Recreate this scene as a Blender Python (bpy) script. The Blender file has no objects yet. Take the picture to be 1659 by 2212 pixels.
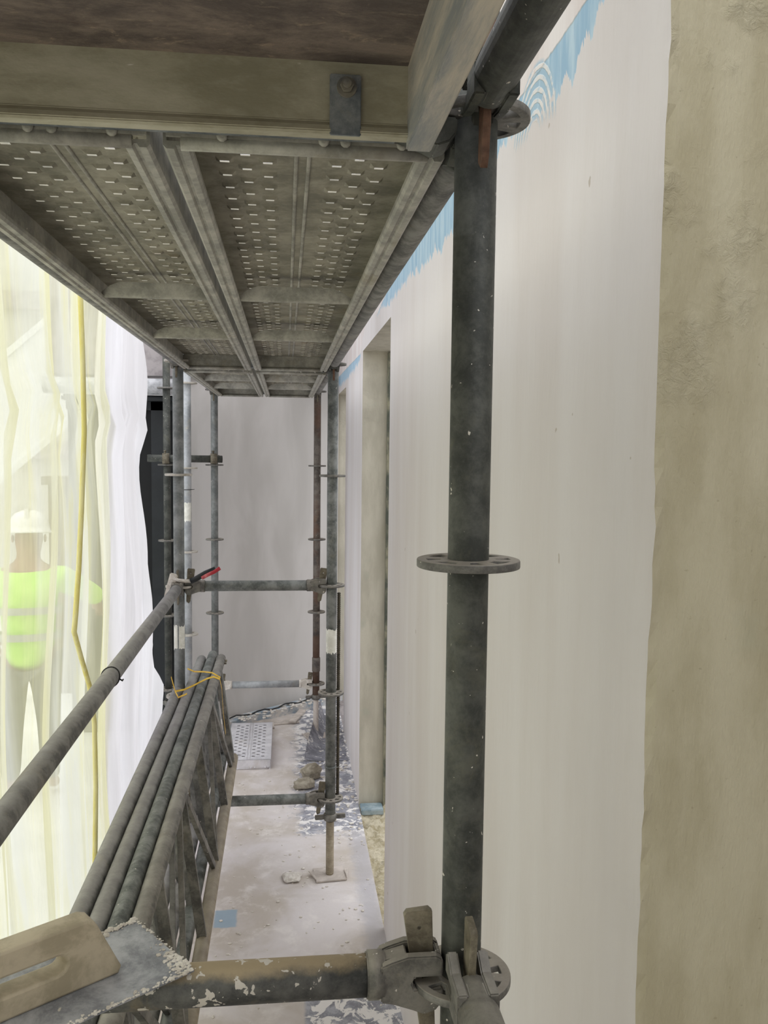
import bpy, bmesh, math, random
from mathutils import Vector, Matrix
random.seed(7)
S = bpy.context.scene
C = S.collection

# ------------------------------------------------------------------ camera, sky, exposure
W, H, F = 1659.0, 2212.0, 1880.0
CAM_Z = 2.035
def camera():
    cx, cy = W / 2, H / 2
    y = Vector((617 - cx, 963 - cy, F)).normalized()              # where the run of the scaffold vanishes
    v = (F * F + (617 - cx) * (545 - cx)) / (cy - 963)
    z = -Vector((545 - cx, v, F)).normalized()
    x = y.cross(z)
    if x.x < 0: x = -x
    m = Matrix((x, y, z))                                          # rows: world axes in camera coordinates (y down)
    right = Vector((m[0][0], m[1][0], m[2][0]))
    up = -Vector((m[0][1], m[1][1], m[2][1]))
    back = -Vector((m[0][2], m[1][2], m[2][2]))
    cam = bpy.data.cameras.new('camera')
    cam.sensor_fit = 'HORIZONTAL'; cam.sensor_width = 36.0; cam.lens = 36.0 * F / W
    cam.clip_start = 0.02; cam.clip_end = 200
    o = bpy.data.objects.new('camera', cam); C.objects.link(o)
    r = Matrix((right, up, back)).transposed().to_4x4()
    o.matrix_world = Matrix.Translation((0, 0, CAM_Z)) @ r
    S.camera = o
camera()
wd = bpy.data.worlds.new('overcast'); S.world = wd; wd.use_nodes = True
bg = wd.node_tree.nodes['Background']; bg.inputs[0].default_value = (0.95, 0.97, 1.0, 1)
def overcast():                                                    # overcast sky: three times brighter overhead than at the horizon
    t = wd.node_tree; tc = t.nodes.new('ShaderNodeTexCoord'); sx = t.nodes.new('ShaderNodeSeparateXYZ'); t.links.new(tc.outputs['Generated'], sx.inputs[0])
    mr = t.nodes.new('ShaderNodeMapRange'); mr.inputs[1].default_value = 0.0; mr.inputs[2].default_value = 1.0; mr.inputs[3].default_value = SKY[0]; mr.inputs[4].default_value = SKY[1]
    t.links.new(sx.outputs[2], mr.inputs[0]); t.links.new(mr.outputs[0], bg.inputs[1])
SKY = (1.15, 3.7)
overcast()
S.view_settings.view_transform = 'Standard'; S.view_settings.look = 'None'
S.view_settings.gamma = 1.0; S.view_settings.use_curve_mapping = False
S.view_settings.exposure = -0.55
S.cycles.use_denoising = True
S.cycles.max_bounces = 10; S.cycles.diffuse_bounces = 5; S.cycles.transparent_max_bounces = 12

# ------------------------------------------------------------------ materials
class NT:
    def __init__(s, name):
        s.m = bpy.data.materials.new(name); s.m.use_nodes = True
        s.t = s.m.node_tree; s.t.nodes.clear()
        s.out = s.n('ShaderNodeOutputMaterial')
    def n(s, k, **kw):
        o = s.t.nodes.new(k)
        for a, b in kw.items(): setattr(o, a, b)
        return o
    def l(s, a, b): s.t.links.new(a, b)
    def put(s, sock, v):
        if hasattr(v, 'is_linked') or isinstance(v, bpy.types.NodeSocket): s.l(v, sock)
        else: sock.default_value = v
    def math(s, op, a, b=0.0, clamp=False):
        o = s.n('ShaderNodeMath', operation=op, use_clamp=clamp); s.put(o.inputs[0], a); s.put(o.inputs[1], b); return o.outputs[0]
    def mix(s, f, a, b):
        o = s.n('ShaderNodeMix', data_type='RGBA'); s.put(o.inputs[0], f)
        s.put(o.inputs[6], a if not isinstance(a, tuple) else (*a, 1)[:4]); s.put(o.inputs[7], b if not isinstance(b, tuple) else (*b, 1)[:4])
        return o.outputs[2]
    def coord(s, scale=(1, 1, 1), rnd=True):
        tc = s.n('ShaderNodeTexCoord'); mp = s.n('ShaderNodeMapping'); mp.inputs['Scale'].default_value = scale
        s.l(tc.outputs['Object'], mp.inputs['Vector'])
        if rnd:
            oi = s.n('ShaderNodeObjectInfo'); mu = s.math('MULTIPLY', oi.outputs['Random'], 37.0)
            s.l(mu, mp.inputs['Location'])
        return mp.outputs[0]
    def noise(s, co, scale, detail=5.0, rough=0.6, dist=0.0):
        o = s.n('ShaderNodeTexNoise'); s.l(co, o.inputs['Vector']); o.inputs['Scale'].default_value = scale
        o.inputs['Detail'].default_value = detail; o.inputs['Roughness'].default_value = rough; o.inputs['Distortion'].default_value = dist
        return o.outputs[0]
    def ramp(s, v, a, b):
        o = s.n('ShaderNodeMapRange', interpolation_type='SMOOTHSTEP'); s.put(o.inputs[0], v)
        o.inputs[1].default_value = a; o.inputs[2].default_value = b; return o.outputs[0]
    def bump(s, h, st=0.3, d=0.01):
        o = s.n('ShaderNodeBump'); o.inputs['Strength'].default_value = st; o.inputs['Distance'].default_value = d; s.l(h, o.inputs['Height']); return o.outputs[0]
    def bsdf(s, col, rough=0.7, metal=0.0, normal=None, spec=0.5):
        o = s.n('ShaderNodeBsdfPrincipled'); s.put(o.inputs['Base Color'], col if not isinstance(col, tuple) else (*col, 1)[:4])
        s.put(o.inputs['Roughness'], rough); s.put(o.inputs['Metallic'], metal); s.put(o.inputs['Specular IOR Level'], spec)
        if normal is not None: s.l(normal, o.inputs['Normal'])
        return o.outputs[0]
    def done(s, sh): s.l(sh, s.out.inputs['Surface']); return s.m
def lin(r, g, b): return tuple(((c / 255) / 12.92 if c / 255 <= 0.04045 else ((c / 255 + 0.055) / 1.055) ** 2.4) for c in (r, g, b))

def metal(name, dark, light, dirt=(150, 140, 118), splat=0.35, rough=0.55, met=0.25, dust=0.0, dustcol=(170, 161, 148), rust=None, stretch=(1, 1, 1), scale=14):
    t = NT(name); co = t.coord(stretch)
    a = t.ramp(t.noise(co, scale, 8, 0.72, 0.2), 0.36, 0.66)
    col = t.mix(a, lin(*dark), lin(*light))
    d = t.ramp(t.noise(co, scale * 0.45, 6, 0.72, 0.8), 0.55, 0.72)
    col = t.mix(t.math('MULTIPLY', d, 0.55), col, lin(*dirt))
    fine = t.noise(co, scale * 7, 3, 0.6)
    col = t.mix(t.math('MULTIPLY', t.ramp(fine, 0.52, 0.75), 0.45), col, lin(*light))
    if rust:
        r = t.ramp(t.noise(co, scale * 0.3, 6, 0.7), 0.45, 0.6); col = t.mix(t.math('MULTIPLY', r, 0.75), col, lin(*rust))
    if dust > 0:                                                   # a layer of plaster dust that settled on upper sides
        g = t.n('ShaderNodeNewGeometry'); sx = t.n('ShaderNodeSeparateXYZ'); t.l(g.outputs['Normal'], sx.inputs[0])
        up = t.ramp(t.math('ADD', sx.outputs[2], t.math('MULTIPLY', t.noise(co, 30, 6, 0.7), 0.6)), 0.75, 1.15)
        col = t.mix(t.math('MULTIPLY', up, dust), col, lin(*dustcol))
    if splat > 0:                                                  # specks of dried plaster
        sp = t.ramp(t.noise(co, scale * 5.5, 3, 0.5, 0.3), 0.785 - 0.17 * splat, 0.805 - 0.17 * splat)
        col = t.mix(sp, col, lin(214, 208, 198))
    nb = t.bump(t.noise(co, scale * 4, 5, 0.65), 0.35, 0.002)
    return t.done(t.bsdf(col, t.math('ADD', t.math('MULTIPLY', fine, 0.3), rough - 0.1), met, nb))

M = {}
M['tube_dark'] = metal('tube_dark', (54, 56, 52), (90, 91, 85), splat=0.45, dirt=(98, 96, 80), scale=20)
M['tube_green'] = metal('tube_green', (84, 87, 84), (142, 144, 140), splat=0.4, dirt=(130, 128, 112))
M['tube_grey'] = metal('tube_grey', (104, 107, 106), (146, 148, 146), splat=0.35, dirt=(138, 136, 124))
M['tube_pale'] = metal('tube_pale', (150, 153, 155), (186, 188, 190), splat=0.4, dirt=(170, 165, 150), met=0.35)
M['tube_rusty'] = metal('tube_rusty', (80, 74, 70), (128, 120, 112), rust=(112, 84, 68), splat=0.4)
M['tube_dusty'] = metal('tube_dusty', (62, 63, 62), (112, 111, 107), splat=0.97, dust=0.85, dirt=(140, 126, 100), dustcol=(182, 164, 132))
M['chord_brown'] = metal('chord_brown', (92, 90, 86), (150, 146, 138), splat=0.3, dust=0.4, dustcol=(168, 162, 154), dirt=(150, 138, 116))
M['tube_beige'] = metal('tube_beige', (140, 128, 108), (176, 164, 142), splat=0.3, dust=0.4, dirt=(160, 140, 104))
M['rail_grey'] = metal('rail_grey', (100, 99, 97), (150, 148, 144), splat=0.15, dust=0.45, dustcol=(172, 168, 164))
M['rosette'] = metal('rosette', (88, 86, 83), (136, 133, 127), splat=0.4, dust=0.6, scale=22)
M['rosette_pale'] = metal('rosette_pale', (168, 162, 152), (200, 194, 184), splat=0.4, scale=22)
M['plank'] = metal('plank', (112, 108, 94), (160, 154, 138), dirt=(128, 110, 84), splat=0.0, scale=9, rough=0.6)
M['plank_lip'] = metal('plank_lip', (136, 134, 126), (182, 178, 168), dirt=(150, 140, 116), splat=0.2, scale=14)
M['plank_floor'] = metal('plank_floor', (196, 194, 198), (226, 224, 228), dirt=(200, 192, 184), splat=0.3, scale=9, met=0.1)
M['alu'] = metal('alu', (150, 144, 122), (186, 180, 160), dirt=(134, 122, 92), splat=0.3, scale=7, stretch=(0.6, 1, 1.4))
M['alu_scraped'] = metal('alu_scraped', (140, 142, 142), (196, 186, 172), dirt=(176, 164, 144), splat=0.3, scale=7, stretch=(4, 0.5, 4))
M['steel_blue'] = metal('steel_blue', (96, 102, 108), (150, 152, 152), dirt=(150, 144, 128), splat=0.2, scale=16)
M['wedge'] = metal('wedge', (92, 84, 70), (138, 130, 112), splat=0.2, scale=24)
M['wedge_rust'] = metal('wedge_rust', (82, 58, 46), (124, 92, 74), splat=0.15, scale=24)
M['head'] = metal('head', (86, 84, 80), (132, 128, 120), splat=0.5, dust=0.4, scale=20)
M['blade'] = metal('blade', (126, 128, 134), (188, 189, 194), dirt=(200, 198, 196), splat=0.35, scale=16, met=0.2, rough=0.5)
M['rod'] = metal('rod', (52, 48, 40), (92, 84, 68), splat=0.2, scale=30)

def plain(name, a, b, scale=10, rough=0.8, bump=0.2, bd=0.002, stretch=(1, 1, 1), detail=6, rnd=True, lo=0.4, hi=0.62):
    t = NT(name); co = t.coord(stretch, rnd)
    n = t.noise(co, scale, detail, 0.65, 0.3)
    return t.done(t.bsdf(t.mix(t.ramp(n, lo, hi), lin(*a), lin(*b)), rough, 0, t.bump(t.noise(co, scale * 4, 4), bump, bd)))
M['plaster'] = plain('dried_plaster', (206, 198, 188), (232, 226, 218), 40, 0.95, 0.8, 0.004)
M['handle'] = plain('beige_plastic', (172, 160, 136), (200, 187, 163), 22, 0.6, 0.3, 0.001)
M['white_paint'] = plain('white_paint', (216, 214, 202), (238, 236, 226), 25, 0.7)
M['yellow_strap'] = plain('yellow_strap', (206, 160, 30), (232, 190, 60), 20, 0.5)
M['black'] = plain('black_plastic', (24, 24, 25), (40, 40, 42), 20, 0.5)
M['red'] = plain('red_grip', (176, 40, 52), (214, 120, 120), 18, 0.5)
M['glass_dark'] = plain('dark_glazing', (7, 8, 9), (9, 10, 11), 4, 0.7, 0)
M['frame_dark'] = plain('dark_frame', (22, 26, 29), (30, 34, 37), 6, 0.5, 0.05)
M['concrete'] = plain('rough_concrete', (150, 143, 143), (178, 170, 170), 8, 0.9, 0.5, 0.006)
M['white_pipe'] = plain('white_pipe', (176, 178, 182), (222, 222, 226), 12, 0.5)
M['lump'] = plain('mortar_lump', (140, 132, 116), (176, 168, 152), 20, 0.95, 0.8, 0.006)
M['board'] = plain('dusty_board', (178, 168, 160), (206, 196, 188), 9, 0.9, 0.3, 0.003)
M['tile'] = plain('white_tile', (226, 226, 226), (240, 240, 240), 3, 0.6, 0.02)
M['facade'] = plain('pale_facade', (196, 194, 190), (214, 212, 208), 2, 0.9)
M['tarp'] = plain('white_sheet', (236, 238, 242), (246, 247, 250), 3, 0.7)
M['hoarding'] = plain('brown_hoarding', (104, 92, 70), (128, 116, 92), 3, 0.9)
M['vest'] = plain('hi_vis_green', (170, 232, 60), (190, 244, 90), 6, 0.8)
M['reflect'] = plain('grey_reflective_band', (150, 160, 150), (170, 178, 168), 12, 0.5)
M['helmet'] = plain('white_helmet', (240, 240, 240), (248, 248, 248), 4, 0.35, 0)
M['skin'] = plain('skin', (140, 100, 78), (160, 118, 94), 12, 0.6, 0.05)
M['trousers'] = plain('dark_trousers', (70, 72, 76), (92, 94, 98), 12, 0.9)
M['strip_yellow'] = plain('yellow_netting_edge', (236, 224, 140), (246, 238, 180), 8, 0.8, stretch=(4, 4, 0.6))
M['cream'] = plain('x', (0, 0, 0), (1, 1, 1))

def mat_plywood():
    t = NT('stained_plywood'); co = t.coord((1, 2.2, 1))
    a = t.ramp(t.noise(co, 7, 8, 0.75, 0.3), 0.35, 0.65)
    col = t.mix(a, lin(80, 70, 66), lin(130, 116, 106))
    col = t.mix(t.math('MULTIPLY', t.ramp(t.noise(co, 26, 6, 0.75, 0.8), 0.55, 0.72), 0.5), col, lin(180, 160, 138))
    col = t.mix(t.math('MULTIPLY', t.ramp(t.noise(co, 4, 6, 0.65, 0.3), 0.54, 0.66), 0.8), col, lin(64, 48, 42))
    return t.done(t.bsdf(col, 0.85, 0, t.bump(t.noise(co, 40, 6, 0.7), 0.5, 0.003)))
M['plywood'] = mat_plywood()

def mat_wall():
    """skim coat on the wall face; a band of pale blue base coat shows where the white skim stops (object space = world space)"""
    t = NT('skimmed_wall'); co = t.coord((1, 1, 1), False)
    sx = t.n('ShaderNodeSeparateXYZ'); t.l(co, sx.inputs[0]); y, z = sx.outputs[1], sx.outputs[2]
    streak = t.n('ShaderNodeMapping'); streak.inputs['Scale'].default_value = (1, 1.6, 0.3); t.l(co, streak.inputs['Vector'])
    big = t.noise(streak.outputs[0], 2.2, 4, 0.5)
    col = t.mix(t.ramp(big, 0.35, 0.65), lin(211, 204, 202), lin(219, 214, 214))
    grain = t.noise(streak.outputs[0], 30, 4, 0.6)
    col = t.mix(t.math('MULTIPLY', t.ramp(grain, 0.5, 0.8), 0.10), col, lin(190, 184, 174))
    speck = t.ramp(t.noise(co, 26, 2, 0.4), 0.775, 0.79)
    col = t.mix(t.math('MULTIPLY', speck, 0.5), col, lin(150, 132, 110))
    jag = t.n('ShaderNodeMapping'); jag.inputs['Scale'].default_value = (1, 1, 0.14); t.l(co, jag.inputs['Vector'])
    j = t.math('MULTIPLY', t.math('SUBTRACT', t.noise(jag.outputs[0], 20, 5, 0.7), 0.5), 0.16)
    # lower edge of the blue: knots along the run of the wall
    def curve(pts):
        r = t.n('ShaderNodeFloatCurve'); c = r.mapping.curves[0]
        c.points[0].location = pts[0]; c.points[1].location = pts[-1]
        for p in pts[1:-1]: c.points.new(*p)
        for p in c.points: p.handle_type = 'VECTOR'
        r.mapping.update(); t.put(r.inputs['Value'], t.math('DIVIDE', y, 8.0)); return r.outputs[0]
    lo = curve([(0, .680), (1.17 / 8, .637), (1.30 / 8, .585), (1.42 / 8, .61), (1.7 / 8, .63), (1.9 / 8, .58), (2.3 / 8, .575), (2.75 / 8, .60), (3.2 / 8, .63), (3.5 / 8, .62), (4.64 / 8, .70), (5.05 / 8, .52), (6.05 / 8, .50), (1, .50)])
    hi = curve([(0, .70), (1.0 / 8, .665), (1.7 / 8, .668), (1.9 / 8, .70), (2.2 / 8, .95), (3.3 / 8, .95), (3.5 / 8, .70), (4.6 / 8, .60), (5.0 / 8, .56), (6.05 / 8, .575), (1, .6)])
    zz = t.math('SUBTRACT', z, 2.0)
    zj = t.math('ADD', zz, j)
    above_lo = t.ramp(t.math('SUBTRACT', zj, lo), -0.002, 0.002)
    below_hi = t.ramp(t.math('SUBTRACT', hi, t.math('ADD', zz, t.math('MULTIPLY', j, 0.1))), -0.002, 0.003)
    bn = t.noise(jag.outputs[0], 40, 4, 0.6)
    blue = t.mix(t.ramp(bn, 0.35, 0.7), lin(150, 182, 206), lin(184, 206, 220))
    up = t.mix(t.ramp(t.noise(streak.outputs[0], 6, 3, 0.5), 0.45, 0.6), lin(216, 206, 204), lin(226, 220, 219))
    # comb marks of the notched trowel, arcs across the blue above the post
    rel = t.n('ShaderNodeCombineXYZ'); t.l(t.math('SUBTRACT', y, 1.50), rel.inputs[0]); t.l(t.math('MULTIPLY', t.math('SUBTRACT', z, 2.555), 1.0), rel.inputs[1])
    ln = t.n('ShaderNodeVectorMath', operation='LENGTH'); t.l(rel.outputs[0], ln.inputs[0]); rad = ln.outputs['Value']
    ring = t.ramp(t.math('SINE', t.math('MULTIPLY', t.math('ADD', rad, t.math('MULTIPLY', t.noise(co, 30, 3), 0.010)), 360.0)), -0.1, 0.5)
    inarc = t.math('MULTIPLY', t.ramp(rad, 0.135, 0.125), t.ramp(rad, 0.035, 0.045))
    inarc = t.math('MULTIPLY', inarc, t.ramp(t.math('SUBTRACT', zz, lo), -0.05, -0.02))
    body = t.mix(above_lo, col, t.mix(below_hi, up, blue))
    arcs = t.mix(ring, lin(160, 186, 204), lin(224, 220, 217))
    body = t.mix(t.math('MULTIPLY', inarc, t.math('MULTIPLY', t.ramp(t.noise(co, 60, 2), 0.3, 0.5), 0.9)), body, arcs)
    h = t.math('ADD', t.math('MULTIPLY', grain, 0.3), t.math('ADD', t.math('MULTIPLY', big, 0.5), t.math('MULTIPLY', t.math('MULTIPLY', ring, inarc), 0.5)))
    h = t.math('ADD', h, t.math('MULTIPLY', t.math('MULTIPLY', above_lo, below_hi), -0.4))
    return t.done(t.bsdf(body, 0.85, 0, t.bump(h, 0.35, 0.01), 0.3))
M['wall'] = mat_wall()

def mat_reveal(name, c0, c1):
    t = NT(name); co = t.coord((1, 1, 1), False)
    st = t.n('ShaderNodeMapping'); st.inputs['Scale'].default_value = (2.5, 2.5, 0.7); t.l(co, st.inputs['Vector'])
    a = t.ramp(t.noise(st.outputs[0], 5, 5, 0.6), 0.35, 0.65)
    col = t.mix(a, lin(*c0), lin(*c1))
    col = t.mix(t.math('MULTIPLY', t.ramp(t.noise(co, 6, 3, 0.5), 0.6, 0.72), 0.3), col, lin(166, 172, 156))
    col = t.mix(t.math('MULTIPLY', t.ramp(t.noise(co, 110, 2, 0.5), 0.72, 0.77), 0.35), col, lin(140, 128, 104))
    sz = t.n('ShaderNodeSeparateXYZ'); t.l(co, sz.inputs[0])
    patch = t.math('MULTIPLY', t.ramp(t.noise(co, 9, 3, 0.5), 0.46, 0.62), t.ramp(sz.outputs[2], 1.9, 2.3))
    lum = t.math('MULTIPLY', t.noise(co, 80, 5, 0.7, 1.0), t.math('ADD', 0.25, t.math('MULTIPLY', patch, 2.2)))
    h = t.math('ADD', lum, t.math('MULTIPLY', t.noise(st.outputs[0], 130, 3, 0.5), 0.35))
    return t.done(t.bsdf(col, 0.9, 0, t.bump(h, 0.7, 0.004), 0.25))
M['reveal'] = mat_reveal('cream_reveal', (188, 182, 166), (206, 200, 184)); M['reveal_near_shaded'] = mat_reveal('cream_reveal_shaded', (176, 167, 141), (192, 184, 160))  # near copy of the cream is darker and more olive: shade put into colour

def mat_backwall():
    t = NT('grey_skim'); co = t.coord((1, 1, 0.4), False)
    a = t.ramp(t.noise(co, 2.5, 4, 0.55, 0.5), 0.35, 0.65)
    col = t.mix(a, lin(196, 192, 188), lin(212, 208, 205))
    return t.done(t.bsdf(col, 0.9, 0, t.bump(t.noise(co, 20, 4), 0.2, 0.004), 0.25))
M['backwall'] = mat_backwall()

def mat_floor():
    t = NT('dusty_concrete'); co = t.coord((1, 1, 1), False)
    a = t.ramp(t.noise(co, 2.2, 6, 0.6, 0.5), 0.35, 0.65)
    col = t.mix(a, lin(192, 182, 172), lin(216, 209, 208))
    b = t.ramp(t.noise(co, 7, 7, 0.7, 0.3), 0.5, 0.7)
    col = t.mix(t.math('MULTIPLY', b, 0.6), col, lin(234, 228, 224))
    d = t.ramp(t.noise(co, 11, 6, 0.75), 0.62, 0.74)
    col = t.mix(t.math('MULTIPLY', d, 0.55), col, lin(160, 148, 134))
    sx = t.n('ShaderNodeSeparateXYZ'); t.l(co, sx.inputs[0]); x, y = sx.outputs[0], sx.outputs[1]
    n = t.noise(co, 14, 5, 0.7)
    def box(x0, x1, y0, y1, j=0.0, s=0.006):
        jx = t.math('MULTIPLY', t.math('SUBTRACT', n, 0.5), j)
        xx, yy = t.math('ADD', x, jx), t.math('ADD', y, jx)
        f = t.math('MULTIPLY', t.ramp(xx, x0 - s, x0 + s), t.ramp(xx, x1 + s, x1 - s))
        return t.math('MULTIPLY', f, t.math('MULTIPLY', t.ramp(yy, y0 - s, y0 + s), t.ramp(yy, y1 + s, y1 - s)))
    col = t.mix(t.math('MULTIPLY', box(-.30, -.205, 3.59, 3.73, 0.02), 0.75), col, lin(140, 168, 188))      # blue paint patch
    col = t.mix(t.math('MULTIPLY', box(.335, .43, 3.0, 5.0, 0.09, 0.03), 0.5), col, lin(158, 158, 168))
    # grey ground under dried splashes near the wall
    g = t.math('MAXIMUM', box(.08, .6, 4.45, 6.9, 0.3, 0.05), box(.075, .6, 1.0, 3.10, 0.015, 0.008))
    sp = t.ramp(t.noise(co, 15, 6, 0.65, 0.6), 0.50, 0.54)
    gc = t.mix(t.ramp(t.noise(co, 20, 5, 0.7), 0.4, 0.65), lin(140, 140, 148), lin(182, 182, 190))
    col = t.mix(g, col, t.mix(sp, gc, lin(238, 234, 232)))
    h = t.math('ADD', t.math('MULTIPLY', t.noise(co, 30, 6, 0.7), 0.6), t.math('MULTIPLY', t.math('MULTIPLY', sp, g), 0.6))
    return t.done(t.bsdf(col, 0.85, 0, t.bump(h, 0.4, 0.006), 0.3))
M['floor'] = mat_floor()
def mat_splash():
    t = NT('splashed_sheet'); co = t.coord((1, 1, 1), False)
    sp = t.ramp(t.noise(co, 22, 5, 0.65, 0.8), 0.58, 0.61)
    gc = t.mix(t.ramp(t.noise(co, 12, 5, 0.7), 0.4, 0.65), lin(116, 116, 124), lin(152, 152, 160))
    return t.done(t.bsdf(t.mix(sp, gc, lin(224, 220, 216)), 0.8, 0, t.bump(sp, 0.4, 0.003), 0.3))
M['splash'] = mat_splash()
M['sand'] = plain('sandy_rubble', (172, 160, 130), (206, 196, 172), 16, 0.95, 1.0, 0.012)
M['kerb'] = plain('blue_grey_kerb', (150, 166, 180), (214, 208, 202), 7, 0.9, 0.8, 0.006, (1, 1, 1))

def mat_net(white=False):
    t = NT('white_sheeting' if white else 'yellow_netting'); co = t.coord((1, 1, 1), False)
    st = t.n('ShaderNodeMapping'); st.inputs['Scale'].default_value = (1, 2.2, 0.22); t.l(co, st.inputs['Vector'])
    n1 = t.noise(st.outputs[0], 2.2, 4, 0.5, 0.4); n2 = t.noise(st.outputs[0], 8, 4, 0.55, 0.3)
    if white:
        col = t.mix(t.ramp(n1, 0.4, 0.6), lin(236, 232, 234), lin(246, 243, 246)); tr = 0.10
        fac = t.math('MULTIPLY', t.ramp(n2, 0.6, 0.3), tr)
    else:
        col = t.mix(t.ramp(n1, 0.38, 0.62), lin(246, 243, 205), lin(248, 248, 234))
        col = t.mix(t.math('MULTIPLY', t.ramp(n2, 0.5, 0.7), 0.5), col, lin(245, 240, 180))
        fac = t.math('ADD', 0.15, t.math('MULTIPLY', t.ramp(t.math('ADD', t.math('MULTIPLY', n1, 0.6), t.math('MULTIPLY', n2, 0.4)), 0.62, 0.36), 0.38))
    tl = t.n('ShaderNodeBsdfTranslucent'); t.put(tl.inputs[0], col)
    df = t.n('ShaderNodeBsdfDiffuse'); t.put(df.inputs[0], col)
    m1 = t.n('ShaderNodeMixShader'); m1.inputs[0].default_value = 0.3; t.l(tl.outputs[0], m1.inputs[1]); t.l(df.outputs[0], m1.inputs[2])
    tp = t.n('ShaderNodeBsdfTransparent'); t.put(tp.inputs[0], (1, 1, 0.9, 1) if not white else (1, 1, 1, 1))
    m2 = t.n('ShaderNodeMixShader'); t.put(m2.inputs[0], fac); t.l(m1.outputs[0], m2.inputs[1]); t.l(tp.outputs[0], m2.inputs[2])
    return t.done(m2.outputs[0])
M['net'] = mat_net(); M['net_white'] = mat_net(True)

# ------------------------------------------------------------------ mesh helpers
def frame(d):
    d = Vector(d).normalized(); a = Vector((0, 0, 1)) if abs(d.z) < 0.9 else Vector((1, 0, 0))
    u = d.cross(a).normalized(); return u, d.cross(u).normalized()
def tube(bm, p0, p1, r, seg=20, r2=None, wall=0.0, mi=0):
    p0, p1 = Vector(p0), Vector(p1); u, v = frame(p1 - p0); r2 = r if r2 is None else r2
    def ring(p, rr): return [bm.verts.new(p + (u * math.cos(2 * math.pi * i / seg) + v * math.sin(2 * math.pi * i / seg)) * rr) for i in range(seg)]
    a, b = ring(p0, r), ring(p1, r2)
    fs = [bm.faces.new((a[i], a[(i + 1) % seg], b[(i + 1) % seg], b[i])) for i in range(seg)]
    for f in fs: f.smooth = True
    if wall:
        c, d = ring(p0, r - wall), ring(p1, r2 - wall)
        for i in range(seg):
            k = (i + 1) % seg
            f = bm.faces.new((c[i], d[i], d[k], c[k])); f.smooth = True; fs.append(f)
            fs.append(bm.faces.new((a[i], c[i], c[k], a[k]))); fs.append(bm.faces.new((b[i], b[k], d[k], d[i])))
    else:
        fs += [bm.faces.new(a[::-1]), bm.faces.new(b)]
    for f in fs: f.material_index = mi
def lathe(bm, pts, c=(0, 0, 0), seg=28):
    c = Vector(c); rings = [[bm.verts.new(c + Vector((r * math.cos(2 * math.pi * i / seg), r * math.sin(2 * math.pi * i / seg), z))) for i in range(seg)] for r, z in pts]
    for a, b in zip(rings, rings[1:]):
        for i in range(seg):
            k = (i + 1) % seg; f = bm.faces.new((a[i], a[k], b[k], b[i])); f.smooth = True
    bm.faces.new(rings[0][::-1]); bm.faces.new(rings[-1])
def box(bm, lo, hi, mat=None, mi=0):
    v = [bm.verts.new((x, y, z)) for x in (lo[0], hi[0]) for y in (lo[1], hi[1]) for z in (lo[2], hi[2])]
    if mat is not None:
        for q in v: q.co = mat @ q.co
    for f in ((0, 1, 3, 2), (4, 6, 7, 5), (0, 4, 5, 1), (2, 3, 7, 6), (0, 2, 6, 4), (1, 5, 7, 3)):
        bm.faces.new([v[i] for i in f]).material_index = mi
    return v
def bar(bm, p0, p1, w, h, up=(0, 0, 1)):
    """rectangular bar: w across, h along the 'up' side"""
    p0, p1 = Vector(p0), Vector(p1); d = (p1 - p0).normalized(); s = d.cross(Vector(up)).normalized(); t = s.cross(d)
    q = [[bm.verts.new(p + s * a * w / 2 + t * b * h / 2) for a, b in ((-1, -1), (1, -1), (1, 1), (-1, 1))] for p in (p0, p1)]
    for i in range(4):
        k = (i + 1) % 4; bm.faces.new((q[0][i], q[0][k], q[1][k], q[1][i]))
    bm.faces.new(q[0][::-1]); bm.faces.new(q[1])
def prism(bm, poly, mat, d0, d1):
    """2-D outline extruded from d0 to d1 along local z, placed by mat"""
    a = [bm.verts.new(mat @ Vector((x, y, d0))) for x, y in poly]; b = [bm.verts.new(mat @ Vector((x, y, d1))) for x, y in poly]
    n = len(poly)
    for i in range(n): bm.faces.new((a[i], a[(i + 1) % n], b[(i + 1) % n], b[i]))
    bm.faces.new(a[::-1]); bm.faces.new(b)
def wire(bm, pts, r, seg=8, closed=False):
    pts = [Vector(p) for p in pts]; rings = []; n = len(pts)
    for i, p in enumerate(pts):
        d = (pts[(i + 1) % n] - pts[i - 1]) if closed else (pts[min(i + 1, n - 1)] - pts[max(i - 1, 0)])
        u, v = frame(d); rings.append([bm.verts.new(p + (u * math.cos(2 * math.pi * k / seg) + v * math.sin(2 * math.pi * k / seg)) * r) for k in range(seg)])
    prs = list(zip(rings, rings[1:])) + ([(rings[-1], rings[0])] if closed else [])
    for a, b in prs:
        off = min(range(seg), key=lambda o: sum((a[k].co - b[(k + o) % seg].co).length for k in range(0, seg, 2)))
        for k in range(seg):
            f = bm.faces.new((a[k], a[(k + 1) % seg], b[(k + 1 + off) % seg], b[(k + off) % seg])); f.smooth = True
    if not closed: bm.faces.new(rings[0][::-1]); bm.faces.new(rings[-1])
def mesh(name, bm, mats, bevel=0.0, normals=True):
    if normals: bmesh.ops.recalc_face_normals(bm, faces=bm.faces[:])
    if bevel: bmesh.ops.bevel(bm, geom=[e for e in bm.edges if len(e.link_faces) == 2 and e.calc_face_angle(0) > 0.6], offset=bevel, segments=2, affect='EDGES', clamp_overlap=True)
    me = bpy.data.meshes.new(name); bm.to_mesh(me); bm.free()
    for m in (mats if isinstance(mats, list) else [mats]): me.materials.append(m)
    return me
def part(name, bm, mats, parent, bevel=0.0, label=None, kind=None, normals=True):
    me = bm if isinstance(bm, bpy.types.Mesh) else mesh(name, bm, mats, bevel, normals)
    o = bpy.data.objects.new(name, me); C.objects.link(o); o.parent = parent
    if label: o['label'] = label
    if kind: o['kind'] = kind
    return o
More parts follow.
